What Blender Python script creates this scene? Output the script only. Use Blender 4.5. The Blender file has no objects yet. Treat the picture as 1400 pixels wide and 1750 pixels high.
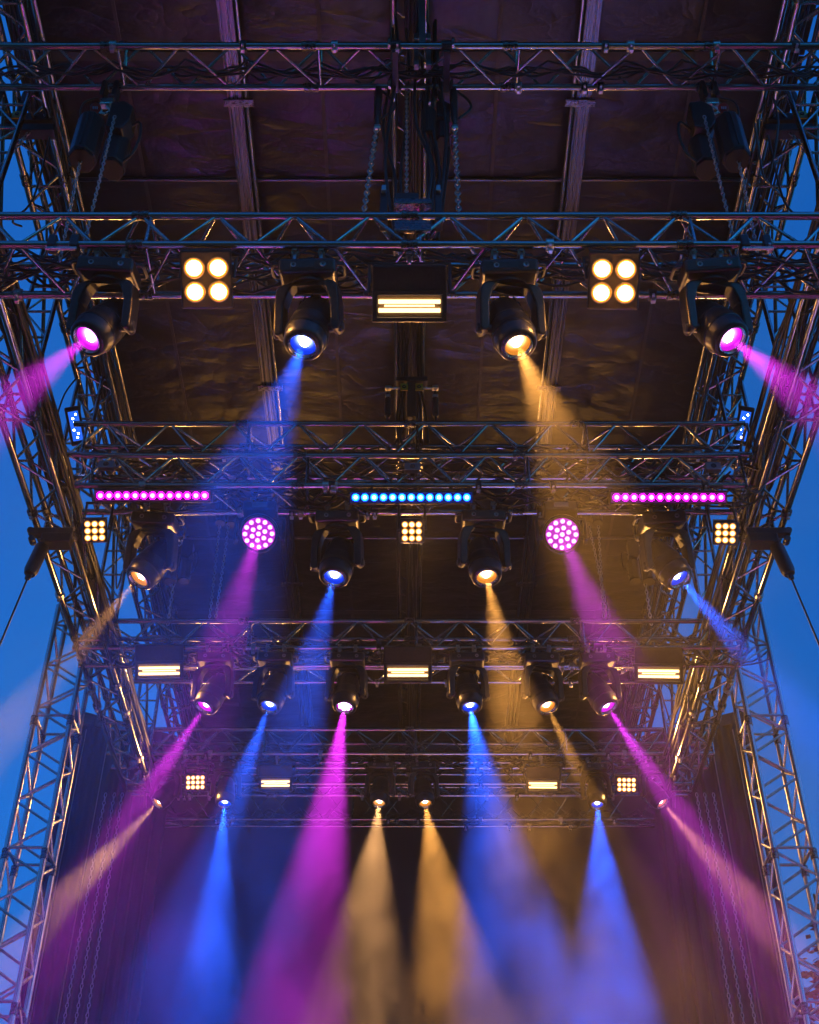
import bpy, bmesh, math, random
from mathutils import Vector, Matrix, noise
random.seed(7)
R = math.radians
sc = bpy.context.scene
COL = sc.collection

# ------------------------------------------------------------------ camera
CAM_H = 1.7
PITCH = R(40.6)
FPX = 2248.0                      # focal length in pixels of the 1400 x 1750 photograph
cam_d = bpy.data.cameras.new('camera')
cam = bpy.data.objects.new('camera', cam_d); COL.objects.link(cam)
cam.location = (0, 0, CAM_H)
cam.rotation_euler = (R(90) + PITCH, 0, 0)
cam_d.sensor_fit = 'HORIZONTAL'; cam_d.sensor_width = 36.0
cam_d.lens = 36.0 * FPX / 1400.0
cam_d.clip_start = 0.05; cam_d.clip_end = 1000
sc.camera = cam

# ------------------------------------------------------------------ sky (dusk, the sun already down)
w = bpy.data.worlds.new('World'); sc.world = w; w.use_nodes = True
nt = w.node_tree; nt.nodes.clear()
sky = nt.nodes.new('ShaderNodeTexSky'); sky.sky_type = 'NISHITA'; sky.sun_disc = False
sky.sun_elevation = R(-2.0); sky.sun_rotation = R(112); sky.ozone_density = 3.0; sky.air_density = 1.4; sky.dust_density = 0.3
hs = nt.nodes.new('ShaderNodeMix'); hs.data_type = 'RGBA'; hs.blend_type = 'MULTIPLY'; hs.inputs[0].default_value = 1.0; hs.inputs[7].default_value = (.05, 1.02, 1.68, 1)
bg = nt.nodes.new('ShaderNodeBackground'); bg.inputs[1].default_value = 3.2
wo = nt.nodes.new('ShaderNodeOutputWorld')
ctc = nt.nodes.new('ShaderNodeTexCoord'); cno = nt.nodes.new('ShaderNodeTexNoise'); cno.inputs['Scale'].default_value = 3.2; cno.inputs['Detail'].default_value = 5; cno.inputs['Distortion'].default_value = .5
cmr = nt.nodes.new('ShaderNodeMapRange'); cmr.inputs['From Min'].default_value = .35; cmr.inputs['From Max'].default_value = .7; cmr.inputs['To Min'].default_value = 0; cmr.inputs['To Max'].default_value = .14
cmx = nt.nodes.new('ShaderNodeMix'); cmx.data_type = 'RGBA'; cmx.inputs[7].default_value = (.02, .10, .21, 1)
nt.links.new(ctc.outputs['Generated'], cno.inputs['Vector']); nt.links.new(cno.outputs['Fac'], cmr.inputs['Value']); nt.links.new(cmr.outputs[0], cmx.inputs[0])
nt.links.new(sky.outputs[0], hs.inputs[6]); nt.links.new(hs.outputs[2], cmx.inputs[6]); nt.links.new(cmx.outputs[2], bg.inputs[0]); nt.links.new(bg.outputs[0], wo.inputs[0])

vs = sc.view_settings
vs.view_transform = 'Standard'; vs.look = 'None'; vs.gamma = 1; vs.exposure = 0; vs.use_curve_mapping = False
cy = sc.cycles
cy.use_denoising = True
try: cy.denoiser = 'OPENIMAGEDENOISE'
except Exception: pass
cy.max_bounces = 2; cy.diffuse_bounces = 1; cy.glossy_bounces = 2; cy.volume_bounces = 0; cy.transmission_bounces = 3
cy.sample_clamp_indirect = 4.0
cy.caustics_reflective = False; cy.caustics_refractive = False
cy.use_light_tree = True
cy.volume_step_rate = 1.3
cy.debug_use_spatial_splits = True
cy.use_adaptive_sampling = True; cy.adaptive_threshold = 0.1; cy.adaptive_min_samples = 32

HAZE_DENSITY = 0.0011
HAZE_ANISO = 0.25
SPOT_GAIN = 30.0
FLOOD = 100.0
SMOKE = 0.0062

# ------------------------------------------------------------------ helpers
CAMP = Vector((0, 0, CAM_H))
FWD = Vector((0, math.cos(PITCH), math.sin(PITCH))); UP = Vector((0, -math.sin(PITCH), math.cos(PITCH))); RT = Vector((1, 0, 0))
def ray(px, py): return FWD + RT * ((px - 700) / FPX) - UP * ((py - 875) / FPX)
def atD(px, py, D): r = ray(px, py); return CAMP + r * (D / r.y)             # the point of the place at depth D
def project(p):
    v = p - CAMP; c = v.dot(FWD)
    return 700 + FPX * v.dot(RT) / c, 875 - FPX * v.dot(UP) / c
def V(*a): return Vector(a)

WM = {}                                                                   # world matrix of each object
def link(o, M, parent=None):
    COL.objects.link(o); WM[o.name] = M
    if parent is not None:
        o.parent = parent; o.matrix_basis = WM[parent.name].inverted() @ M
    else:
        o.matrix_basis = M
    return o
def tag(o, label, cat, group=None, kind=None):
    if label: o['label'] = label
    if cat: o['category'] = cat
    if group: o['group'] = group
    if kind: o['kind'] = kind
    return o
def thing(name, label, cat, loc, group=None, rot=None):
    o = bpy.data.objects.new(name, None); o.empty_display_size = 0.1
    M = Matrix.Translation(loc)
    if rot is not None: M = M @ rot.to_4x4()
    link(o, M); return tag(o, label, cat, group)
def part(name, mesh, parent, M):
    return link(bpy.data.objects.new(name, mesh), M, parent)
def single(name, mesh, label, cat, M=None, group=None, kind=None):
    o = link(bpy.data.objects.new(name, mesh), M or Matrix()); return tag(o, label, cat, group, kind)
def structure(name, mesh, M=None):
    o = link(bpy.data.objects.new(name, mesh), M or Matrix()); o['kind'] = 'structure'; return o

def frame(z, x_hint=Vector((1, 0, 0))):
    """rotation whose local +Z is z and whose local X is close to x_hint"""
    z = z.normalized(); y = z.cross(x_hint)
    if y.length < 1e-5: y = z.cross(Vector((0, 1, 0)))
    y.normalize(); x = y.cross(z)
    return Matrix((x, y, z)).transposed()
def TR(loc, rot=None, scale=None):
    M = Matrix.Translation(loc)
    if rot is not None: M = M @ rot.to_4x4()
    if scale is not None: M = M @ Matrix.Diagonal((*scale, 1))
    return M

# ------------------------------------------------------------------ materials
def principled(name, base, rough=.5, metal=0.0, spec=.5, coat=0.0):
    m = bpy.data.materials.new(name); m.use_nodes = True
    b = m.node_tree.nodes['Principled BSDF']
    b.inputs['Base Color'].default_value = (*base, 1); b.inputs['Roughness'].default_value = rough; b.inputs['Metallic'].default_value = metal
    b.inputs['Specular IOR Level'].default_value = spec; b.inputs['Coat Weight'].default_value = coat
    return m
def add_wear(m, scale, c0, c1, r0, r1, bump=0.0, stretch=(1, 1, 1), detail=5, coord='Object', dist=.002):
    n = m.node_tree; b = n.nodes['Principled BSDF']
    tc = n.nodes.new('ShaderNodeTexCoord'); mp = n.nodes.new('ShaderNodeMapping'); mp.inputs['Scale'].default_value = stretch
    no = n.nodes.new('ShaderNodeTexNoise'); no.inputs['Scale'].default_value = scale; no.inputs['Detail'].default_value = detail
    n.links.new(tc.outputs[coord], mp.inputs[0]); n.links.new(mp.outputs[0], no.inputs['Vector'])
    rp = n.nodes.new('ShaderNodeValToRGB'); rp.color_ramp.elements[0].position = .32; rp.color_ramp.elements[1].position = .68
    rp.color_ramp.elements[0].color = (*c0, 1); rp.color_ramp.elements[1].color = (*c1, 1)
    n.links.new(no.outputs['Fac'], rp.inputs[0]); n.links.new(rp.outputs[0], b.inputs['Base Color'])
    mr = n.nodes.new('ShaderNodeMapRange'); mr.inputs['To Min'].default_value = r0; mr.inputs['To Max'].default_value = r1
    mr.inputs['From Min'].default_value = .3; mr.inputs['From Max'].default_value = .7
    n.links.new(no.outputs['Fac'], mr.inputs['Value']); n.links.new(mr.outputs[0], b.inputs['Roughness'])
    if bump:
        bp = n.nodes.new('ShaderNodeBump'); bp.inputs['Strength'].default_value = bump; bp.inputs['Distance'].default_value = dist
        n.links.new(no.outputs['Fac'], bp.inputs['Height']); n.links.new(bp.outputs[0], b.inputs['Normal'])
    return m
def emission(name, col, strength):
    m = bpy.data.materials.new(name); m.use_nodes = True; n = m.node_tree; n.nodes.clear()
    e = n.nodes.new('ShaderNodeEmission'); e.inputs[0].default_value = (*col, 1); e.inputs[1].default_value = strength
    o = n.nodes.new('ShaderNodeOutputMaterial'); n.links.new(e.outputs[0], o.inputs[0]); return m

def radial(name, edge, s_edge, mid, s_mid, radius, power=2.0, sampled=True, off=(0, 0)):
    """a lamp that is hottest at its middle and coloured towards its rim"""
    m = bpy.data.materials.new(name); m.use_nodes = True; n = m.node_tree; n.nodes.clear()
    tc = n.nodes.new('ShaderNodeTexCoord'); mp = n.nodes.new('ShaderNodeMapping'); mp.inputs['Scale'].default_value = (1/radius, 1/radius, 0); mp.inputs['Location'].default_value = (off[0], off[1], 0)
    ln = n.nodes.new('ShaderNodeVectorMath'); ln.operation = 'LENGTH'
    n.links.new(tc.outputs['Object'], mp.inputs[0]); n.links.new(mp.outputs[0], ln.inputs[0])
    mr = n.nodes.new('ShaderNodeMapRange'); mr.interpolation_type = 'SMOOTHSTEP'; mr.inputs['From Min'].default_value = 1; mr.inputs['From Max'].default_value = .25; n.links.new(ln.outputs['Value'], mr.inputs['Value'])
    pw = n.nodes.new('ShaderNodeMath'); pw.operation = 'POWER'; pw.inputs[1].default_value = power; n.links.new(mr.outputs[0], pw.inputs[0])
    ms = n.nodes.new('ShaderNodeMath'); ms.operation = 'MULTIPLY_ADD'; ms.inputs[1].default_value = s_mid-s_edge; ms.inputs[2].default_value = s_edge; n.links.new(pw.outputs[0], ms.inputs[0])
    mx = n.nodes.new('ShaderNodeMix'); mx.data_type = 'RGBA'; mx.inputs[6].default_value = (*edge, 1); mx.inputs[7].default_value = (*mid, 1); n.links.new(pw.outputs[0], mx.inputs[0])
    e = n.nodes.new('ShaderNodeEmission'); n.links.new(mx.outputs[2], e.inputs[0]); n.links.new(ms.outputs[0], e.inputs[1])
    o = n.nodes.new('ShaderNodeOutputMaterial'); n.links.new(e.outputs[0], o.inputs[0])
    if not sampled: m.cycles.emission_sampling = 'NONE'
    return m
ALU = add_wear(principled('truss_aluminium', (.5, .5, .5), .35, 1.0), 7, (.2, .197, .19), (.5, .49, .48), .1, .3, .05, coord='Generated')
ALU_LIT = add_wear(principled('lit_aluminium', (.5, .5, .5), .3, 1.0), 7, (.38, .375, .37), (.62, .61, .6), .2, .42, .05, coord='Generated')  # paler copy of the truss metal: stage light on the towers put into the colour
ALU_DARK = add_wear(principled('dark_aluminium', (.2, .2, .2), .35, 1.0), 7, (.07, .07, .07), (.19, .185, .18), .18, .4, .05, coord='Generated')
STEEL = add_wear(principled('bright_steel', (.5, .5, .5), .3, 1.0), 20, (.40, .39, .37), (.62, .6, .57), .2, .42, .05)
BLACK = add_wear(principled('black_powder_coat', (.02, .02, .02), .45), 30, (.012, .012, .013), (.026, .025, .026), .36, .55, .15, dist=.001)
HOUSING = add_wear(principled('black_moulded_housing', (.02, .02, .022), .4, spec=.4), 45, (.013, .013, .014), (.025, .025, .026), .28, .42, .2, dist=.0008)
CABLE = principled('black_cable_rubber', (.015, .015, .015), .5)
CHAINM = principled('hoist_chain_steel', (.42, .42, .43), .3, 1.0)
MATT = principled('matt_black_cap', (.006, .006, .006), .6, spec=.2)
YELLOW = add_wear(principled('yellow_tag', (.7, .42, .03), .5), 40, (.55, .32, .02), (.75, .47, .04), .4, .6)
RED = principled('red_badge', (.5, .02, .015), .4)
BADGE_BLUE = principled('badge_lettering', (.35, .42, .6), .4)
PANEL_GREY = principled('steel_plate', (.26, .26, .27), .4, .9)
REFL = principled('lamp_reflector', (.42, .30, .18), .4, 1.0)
ROPE = principled('rope', (.25, .22, .18), .8)

# ------------------------------------------------------------------ mesh builders
MC = {}
def mesh_from(name, verts, faces, mat, smooth=False):
    me = bpy.data.meshes.new(name); me.from_pydata([tuple(v) for v in verts], [], faces); me.update()
    if mat: me.materials.append(mat)
    if smooth: me.polygons.foreach_set('use_smooth', [True] * len(me.polygons))
    return me
def cyl(mat, n=10):
    k = ('cyl', mat.name, n)
    if k not in MC:
        vs_, fs = [], []
        for i in range(n):
            a = 2 * math.pi * i / n; vs_ += [(math.cos(a), math.sin(a), 0), (math.cos(a), math.sin(a), 1)]
        for i in range(n):
            j = (i + 1) % n; fs.append((2*i, 2*j, 2*j+1, 2*i+1))
        fs.append(tuple(2*i for i in reversed(range(n)))); fs.append(tuple(2*i+1 for i in range(n)))
        me = mesh_from('tube', vs_, fs, mat)
        me.polygons.foreach_set('use_smooth', [True]*n + [False, False]); MC[k] = me
    return MC[k]
def tube(name, p, q, r, parent, mat=None, n=10):
    p = Vector(p); q = Vector(q); d = q - p
    return part(name, cyl(mat or ALU, n), parent, TR(p, frame(d), (r, r, d.length)))
def box(sx, sy, sz, bev, mat, seg=2):
    k = ('box', round(sx, 4), round(sy, 4), round(sz, 4), bev, mat.name)
    if k not in MC:
        bm = bmesh.new(); bmesh.ops.create_cube(bm, size=1)
        bmesh.ops.scale(bm, vec=(sx, sy, sz), verts=bm.verts)
        if bev: bmesh.ops.bevel(bm, geom=list(bm.edges), offset=bev, segments=seg, affect='EDGES', profile=.5)
        me = bpy.data.meshes.new('box'); bm.to_mesh(me); bm.free(); me.materials.append(mat); MC[k] = me
    return MC[k]
def lathe(key, prof, n, mat, smooth=True):
    """profile of (radius, z) turned about Z"""
    k = ('lathe', key, mat.name)
    if k not in MC:
        vs_, fs = [], []
        for (r, z) in prof:
            for i in range(n):
                a = 2*math.pi*i/n; vs_.append((r*math.cos(a), r*math.sin(a), z))
        for s in range(len(prof)-1):
            for i in range(n):
                j = (i+1) % n; fs.append((s*n+i, s*n+j, (s+1)*n+j, (s+1)*n+i))
        me = mesh_from('turned', vs_, fs, mat, smooth)
        bm = bmesh.new(); bm.from_mesh(me); bmesh.ops.remove_doubles(bm, verts=bm.verts, dist=1e-5)
        bmesh.ops.recalc_face_normals(bm, faces=bm.faces); bm.to_mesh(me); bm.free()
        if smooth:
            try: me.set_sharp_from_angle(angle=R(38))
            except Exception: pass
        MC[k] = me
    return MC[k]
def prism(key, outline, depth, bev, mat):
    """outline in XZ, extruded along Y, centred"""
    k = ('prism', key, mat.name)
    if k not in MC:
        bm = bmesh.new()
        f = bm.faces.new([bm.verts.new((x, -depth/2, z)) for x, z in outline])
        r = bmesh.ops.extrude_face_region(bm, geom=[f])
        bmesh.ops.translate(bm, vec=(0, depth, 0), verts=[g for g in r['geom'] if isinstance(g, bmesh.types.BMVert)])
        bmesh.ops.recalc_face_normals(bm, faces=bm.faces)
        if bev:
            bmesh.ops.bevel(bm, geom=[e for e in bm.edges if len(e.link_faces) == 2 and e.calc_face_angle(0) > R(35)], offset=bev, segments=2, affect='EDGES', profile=.5)
        me = bpy.data.meshes.new('prism'); bm.to_mesh(me); bm.free(); me.materials.append(mat); MC[k] = me
    return MC[k]
def sweep_data(pts, r, n=6, V0=0):
    vs_, fs = [], []; m = len(pts)
    for i, p in enumerate(pts):
        t = (pts[min(i+1, m-1)] - pts[max(i-1, 0)]); F = frame(t, Vector((.31, .2, .93)))
        for k in range(n):
            a = 2*math.pi*k/n; vs_.append(p + F @ Vector((r*math.cos(a), r*math.sin(a), 0)))
    for i in range(m-1):
        for k in range(n):
            j = (k+1) % n; fs.append((V0+i*n+k, V0+i*n+j, V0+(i+1)*n+j, V0+(i+1)*n+k))
    return vs_, fs
def sweep(pts, r, mat, n=6, name='cable'):
    v, f = sweep_data([Vector(p) for p in pts], r, n); return mesh_from(name, v, f, mat, True)
def multi_sweep(lists, r, mat, n=5, name='cables'):
    vs_, fs = [], []
    for pts in lists:
        v, f = sweep_data(pts, r, n, len(vs_)); vs_ += v; fs += f
    return mesh_from(name, vs_, fs, mat, True)
def disc(key, r, mat, n=24, dome=0.0):
    prof = [(r, 0)] + [(r*math.cos(t*math.pi/2), dome*math.sin(t*math.pi/2)) for t in (.45, .8)] + [(0.0001, dome)] if dome else [(r, 0), (r*.5, 0), (0.0001, 0)]
    return lathe(('disc', key, round(r, 4), dome), prof, n, mat)

# ------------------------------------------------------------------ ground and stage floor
GROUND = add_wear(principled('grass_ground', (.07, .09, .03), .9), 3, (.055, .075, .025), (.1, .115, .045), .75, .95, .3, dist=.01)
DECK = add_wear(principled('plywood_deck', (.24, .14, .07), .5), 2.5, (.06, .055, .02), (.10, .092, .03), .35, .6, .1)
def grid(name, x0, x1, y0, y1, nx, ny, fz, mat):
    vs_ = [(x0+(x1-x0)*i/nx, y0+(y1-y0)*j/ny, fz(x0+(x1-x0)*i/nx, y0+(y1-y0)*j/ny)) for j in range(ny+1) for i in range(nx+1)]
    fs = [(j*(nx+1)+i, j*(nx+1)+i+1, (j+1)*(nx+1)+i+1, (j+1)*(nx+1)+i) for j in range(ny) for i in range(nx)]
    return mesh_from(name, vs_, fs, mat, True)
structure('ground', grid('ground', -42, 42, -30, 54, 12, 12, lambda x, y: 0.0, GROUND))
structure('stage_floor', box(9.6, 11.0, 1.2, .01, DECK), TR(V(0, 12.1, .604)))

# ------------------------------------------------------------------ trusses
def joint_ring(t, p, axis, r):
    part('joint_sleeve', lathe('sleeve', [(0.6, -1), (1, -.95), (1.0, -.25), (.88, -.2), (.88, .2), (1.0, .25), (1, .95), (.6, 1)], 12, ALU_DARK), t, TR(p, frame(axis), (r*1.32, r*1.32, .055)))
def truss(name, label, a, b, chords, faces, pitch, cr=.027, br=.012, mat=None, group=None, section=1.6, rungs=True, cat='truss', stagger=1, couplers=0):
    """a, b: ends of the axis. chords: offset vectors. faces: pairs of chord indices that carry a zigzag of braces"""
    mat = mat or ALU; a = Vector(a); b = Vector(b); ax = (b-a); L = ax.length; ax.normalize()
    t = thing(name, label, cat, a, group)
    ch = [Vector(c) for c in chords]
    for c in ch: tube('chord', a+c, b+c, cr, t, mat, 12)
    n = max(2, round(L/pitch))
    for fi, (i, j) in enumerate(faces):
        e = ch[j]-ch[i]; inset = e.normalized()*cr*.5
        for k in range(n):
            p0 = a + ax*(L*(k+.07)/n); p1 = a + ax*(L*(k+.93)/n)
            s, q = (i, j) if (k+fi*stagger) % 2 == 0 else (j, i)
            P, Q = p0+ch[s], p1+ch[q]
            ins = inset if s == i else -inset
            tube('brace', P+ins, Q-ins, br, t, mat, 7)
    ns = max(1, round(L/section))
    for k in range(ns+1):
        p = a + ax*min(max(L*k/ns, .05), L-.05)
        if 0 < k < ns:
            for c in ch: joint_ring(t, p+c, ax, cr)
        if rungs:
            for (i, j) in faces: tube('rung', p+ch[i]+ax*.07, p+ch[j]+ax*.07, br*1.15, t, mat, 7)
    rnd = random.Random(int(a.y*100)+int(a.z*10))
    for k in range(couplers):
        p = a+ax*L*rnd.uniform(.04, .96)+rnd.choice(ch[:2])
        c = part('coupler', lathe('coupler', [(1, -1), (1.5, -1), (1.5, 1), (1, 1), (1, -1)], 12, STEEL if rnd.random() < .6 else BLACK), t, TR(p, frame(ax), (cr*1.02, cr*1.02, .024)))
        part('coupler_bolt', box(.016, .05, .016, .002, STEEL), c, TR(p+V(0, -.02, -cr*1.6)))
        part('coupler_nut', box(.03, .03, .022, .004, STEEL), c, TR(p+V(0, 0, -cr*1.6-.02)))
    return t
def box_chords_x(d, h): return [(0, 0, 0), (0, d, 0), (0, d, h), (0, 0, h)]     # front-bottom, back-bottom, back-top, front-top
BF = [(0, 1), (3, 0), (2, 1), (3, 2)]
def Zr(z): return z + CAM_H

D1a, D1b, Z1 = 5.117, 5.454, Zr(8.9)
truss('cross_truss', 'nearest overhead truss across the top, above the two big chain hoists', (-3.7, D1a, Z1), (3.7, D1a, Z1),
      [(0, 0, 0), (0, D1b-D1a, 0), (0, (D1b-D1a)/2, .30)], [(0, 1), (0, 2), (1, 2)], .33, couplers=14, group='cross trusses', stagger=0)
D2, Z2, d2, h2 = 5.25, Zr(6.74), .41, .30
truss('cross_truss', 'front lighting truss carrying the four largest moving heads', (-3.5, D2, Z2), (3.5, D2, Z2), box_chords_x(d2, h2), BF, .25, couplers=14, group='cross trusses')
D3b, Z3b = 8.066, Zr(7.2)
truss('cross_truss', 'lighting truss right behind the magenta and blue LED bars', (-2.75, D3b, Z3b), (2.75, D3b, Z3b), box_chords_x(.335, .335), BF, .26, couplers=14, group='cross trusses')
D3a, Z3a = 8.42, Zr(7.88)
truss('cross_truss', 'upper truss just above the row of LED bars', (-3.0, D3a, Z3a), (3.0, D3a, Z3a), box_chords_x(.3, .376), BF, .28, couplers=14, group='cross trusses')
D4, Z4 = 10.97, Zr(7.6)
truss('cross_truss', 'truss carrying the row of six moving heads and three strobes', (-3.4, D4, Z4), (3.4, D4, Z4), box_chords_x(.32, .33), BF, .26, couplers=14, group='cross trusses')
truss('cross_truss', 'thinner rear truss seen behind the row of six moving heads', (-3.2, 12.0, Zr(8.04)), (3.2, 12.0, Zr(8.04)), box_chords_x(.27, .26), BF, .26, cr=.02, br=.009, couplers=14, group='cross trusses')
D5, Z5 = 13.75, Zr(8.0)
truss('cross_truss', 'truss carrying the hindmost row of small moving heads', (-3.6, D5, Z5), (3.6, D5, Z5), box_chords_x(.33, .33), BF, .27, couplers=14, group='cross trusses')
truss('cross_truss', 'truss behind the hindmost moving heads, halfway to the backdrop', (-3.5, 14.6, Zr(8.07)), (3.5, 14.6, Zr(8.07)), box_chords_x(.3, .3), BF, .27, cr=.022, couplers=14, group='cross trusses')
truss('cross_truss', 'lowest rear truss at the top of the dark backdrop', (-4.3, 16.6, Zr(8.62)), (4.3, 16.6, Zr(8.62)), box_chords_x(.2, .5), BF, .4, cr=.022, br=.009, couplers=14, group='cross trusses')

for s, side in ((-1, 'left'), (1, 'right')):
    up = [(0, 0, 0), (.33*s, 0, 0), (.33*s, 0, .35), (0, 0, .35)]
    truss('roof_edge_truss', f'high roof edge truss running front to back on the {side}', (3.0*s, 3.4, Zr(9.6)), (3.0*s, 16.9, Zr(9.6)), up, BF, .33, cr=.03, br=.013, group='roof edge trusses')
    lo = [(0, 0, 0), (.29*s, 0, 0), (.29*s, 0, .3), (0, 0, .3)]
    truss('side_truss', f'lower side truss running front to back on the {side}, against the sky', (3.06*s, 4.5, Zr(7.6)), (3.06*s, 13.9, Zr(7.6)), lo, BF, .33, cr=.03, br=.013, couplers=16, group='side trusses')
    tw = [(-.19, -.19, 0), (.19, -.19, 0), (.19, .19, 0), (-.19, .19, 0)]
    truss('tower_truss', f'upright aluminium tower truss standing outside the stage on the {side}', (3.72*s, 12.0, 0.002), (3.72*s, 12.0, Zr(8.75)), tw, [(0, 1), (1, 2), (2, 3), (3, 0)], .27, cr=.029, br=.0135, mat=ALU_LIT, group='tower trusses', cat='tower')

# ridge and rafters under the roof cloth
ROOF = Zr(10.2)
sp = thing('ridge_truss', 'ridge truss running front to back along the middle of the roof', 'truss', V(0, 3.4, ROOF-.35))
for x in (-.13, .13):
    tube('chord', (x, 3.4, ROOF-.35), (x, 17.0, ROOF-.35), .03, sp, ALU, 12)
tube('chord', (0, 3.4, ROOF-.12), (0, 17.0, ROOF-.12), .025, sp, ALU, 12)
for k in range(38):
    y = 3.6+.35*k
    tube('brace', (-.12, y, ROOF-.35), (.12, y+.17, ROOF-.35), .01, sp, ALU, 7)
    tube('brace', (.12, y+.17, ROOF-.35), (0, y+.3, ROOF-.12), .01, sp, ALU, 7)
for s, side in ((-1, 'left'), (1, 'right')):
    rf = thing('rafter', f'metal rafter under the roof cloth on the {side}, flanged with a tube beside it', 'rafter', V(1.5*s, 3.4, ROOF-.1), 'rafters')
    part('web', box(.1, 13.8, .09, .006, ALU_DARK), rf, TR(V(1.5*s, 10.2, ROOF-.09)))
    part('flange', box(.13, 13.8, .012, .003, ALU_DARK), rf, TR(V(1.5*s, 10.2, ROOF-.143)))
    tube('tube', (1.5*s-.095*s, 3.4, ROOF-.13), (1.5*s-.095*s, 17, ROOF-.13), .022, rf, ALU, 10)
    for k in range(8): part('bracket', box(.26, .07, .02, .004, ALU_DARK), rf, TR(V(1.47*s, 4.6+1.7*k, ROOF-.165)))
for i, (y, nm) in enumerate(((7.15, 'above the front moving heads'), (12.3, 'behind the row of amber and blue heads'), (14.9, 'nearest to the backdrop'))):
    p = thing('purlin', f'thin tube across under the roof cloth, {nm}', 'purlin', V(-3.1, y, ROOF-.06), 'purlins')
    tube('tube', (-3.1, y, ROOF-.07), (3.1, y, ROOF-.07), .02, p, ALU_DARK, 8)

# ------------------------------------------------------------------ roof cloth
TARP = principled('roof_cloth', (.03, .026, .023), .38, spec=.3)
n = TARP.node_tree; b = n.nodes['Principled BSDF']
tc = n.nodes.new('ShaderNodeTexCoord')
mp = n.nodes.new('ShaderNodeMapping'); mp.inputs['Scale'].default_value = (.9, 1.5, 1); mp.inputs['Rotation'].default_value = (0, 0, R(14))
n1 = n.nodes.new('ShaderNodeTexNoise'); n1.inputs['Scale'].default_value = 1.5; n1.inputs['Detail'].default_value = 4; n1.inputs['Roughness'].default_value = .5; n1.inputs['Distortion'].default_value = .5
n2 = n.nodes.new('ShaderNodeTexNoise'); n2.inputs['Scale'].default_value = 24; n2.inputs['Detail'].default_value = 6
ad = n.nodes.new('ShaderNodeMath'); ad.operation = 'MULTIPLY_ADD'; ad.inputs[1].default_value = .05
bp = n.nodes.new('ShaderNodeBump'); bp.inputs['Strength'].default_value = 1.0; bp.inputs['Distance'].default_value = .035
n.links.new(tc.outputs['Object'], mp.inputs[0]); n.links.new(mp.outputs[0], n1.inputs['Vector']); n.links.new(tc.outputs['Object'], n2.inputs['Vector'])
n3 = n.nodes.new('ShaderNodeTexNoise'); n3.inputs['Scale'].default_value = 2.2; n3.inputs['Detail'].default_value = 2.5; n3.inputs['Distortion'].default_value = .4
mp3 = n.nodes.new('ShaderNodeMapping'); mp3.inputs['Scale'].default_value = (.7, 1.35, 1); mp3.inputs['Rotation'].default_value = (0, 0, R(-11))
n.links.new(tc.outputs['Object'], mp3.inputs[0]); n.links.new(mp3.outputs[0], n3.inputs['Vector'])
sb = n.nodes.new('ShaderNodeMath'); sb.operation = 'SUBTRACT'; sb.inputs[1].default_value = .5; ab = n.nodes.new('ShaderNodeMath'); ab.operation = 'ABSOLUTE'
n.links.new(n3.outputs['Fac'], sb.inputs[0]); n.links.new(sb.outputs[0], ab.inputs[0])
pw_ = n.nodes.new('ShaderNodeMath'); pw_.operation = 'POWER'; pw_.inputs[1].default_value = .6; n.links.new(ab.outputs[0], pw_.inputs[0])
mx = n.nodes.new('ShaderNodeMath'); mx.operation = 'MULTIPLY_ADD'; mx.inputs[1].default_value = .45
n.links.new(pw_.outputs[0], mx.inputs[0]); n.links.new(n1.outputs['Fac'], mx.inputs[2])
n.links.new(n2.outputs['Fac'], ad.inputs[0]); n.links.new(mx.outputs[0], ad.inputs[2]); n.links.new(ad.outputs[0], bp.inputs['Height']); n.links.new(bp.outputs[0], b.inputs['Normal'])
rp = n.nodes.new('ShaderNodeValToRGB'); rp.color_ramp.elements[0].color = (.010, .010, .008, 1); rp.color_ramp.elements[1].color = (.019, .0185, .0145, 1)
n.links.new(n2.outputs['Fac'], rp.inputs[0]); n.links.new(rp.outputs[0], b.inputs['Base Color'])
SEAM = add_wear(principled('webbing_seam', (.07, .06, .05), .6), 60, (.02, .018, .015), (.045, .04, .033), .5, .75, .5)

roof = thing('roof_cloth', 'dark wrinkled roof cloth stretched over the stage', 'roof', V(0, 3.4, ROOF))
roof['kind'] = 'structure'
edges_x = [-3.35, -1.5, 0, 1.5, 3.35]; edges_y = [3.2, 5.95, 8.6, 11.2, 13.9, 17.2]
for i in range(4):
    for j in range(5):
        x0, x1, y0, y1 = edges_x[i], edges_x[i+1], edges_y[j], edges_y[j+1]
        def fz(x, y):
            u = (x-x0)/(x1-x0); v = (y-y0)/(y1-y0)
            e = min(1, 6*min(u, 1-u)) * min(1, 6*min(v, 1-v))
            f = noise.fractal(Vector((x*.8+i*5, y*2.6+x*.5, j*3.1)), 1.0, 2.0, 5)
            g = abs(noise.noise(Vector((x*1.1+y*.35, y*3.3-x*.8, 4.2+i))))
            return ROOF + e*(.012*f - .02*g) - .05*math.sin(math.pi*u)*math.sin(math.pi*v)
        part('cloth_panel', grid('cloth_panel', x0+.004, x1-.004, y0+.004, y1-.004, 44, 60, fz, TARP), roof, TR(V(0, 0, 0)))
for x in (-2.42, -.75, .75, 2.42): part('seam', box(.03, 13.9, .005, 0, SEAM), roof, TR(V(x, 10.2, ROOF-.066)))
for y in edges_y[1:-1]: part('seam', box(6.6, .085, .006, 0, SEAM), roof, TR(V(0, y, ROOF-.012)))

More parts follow.
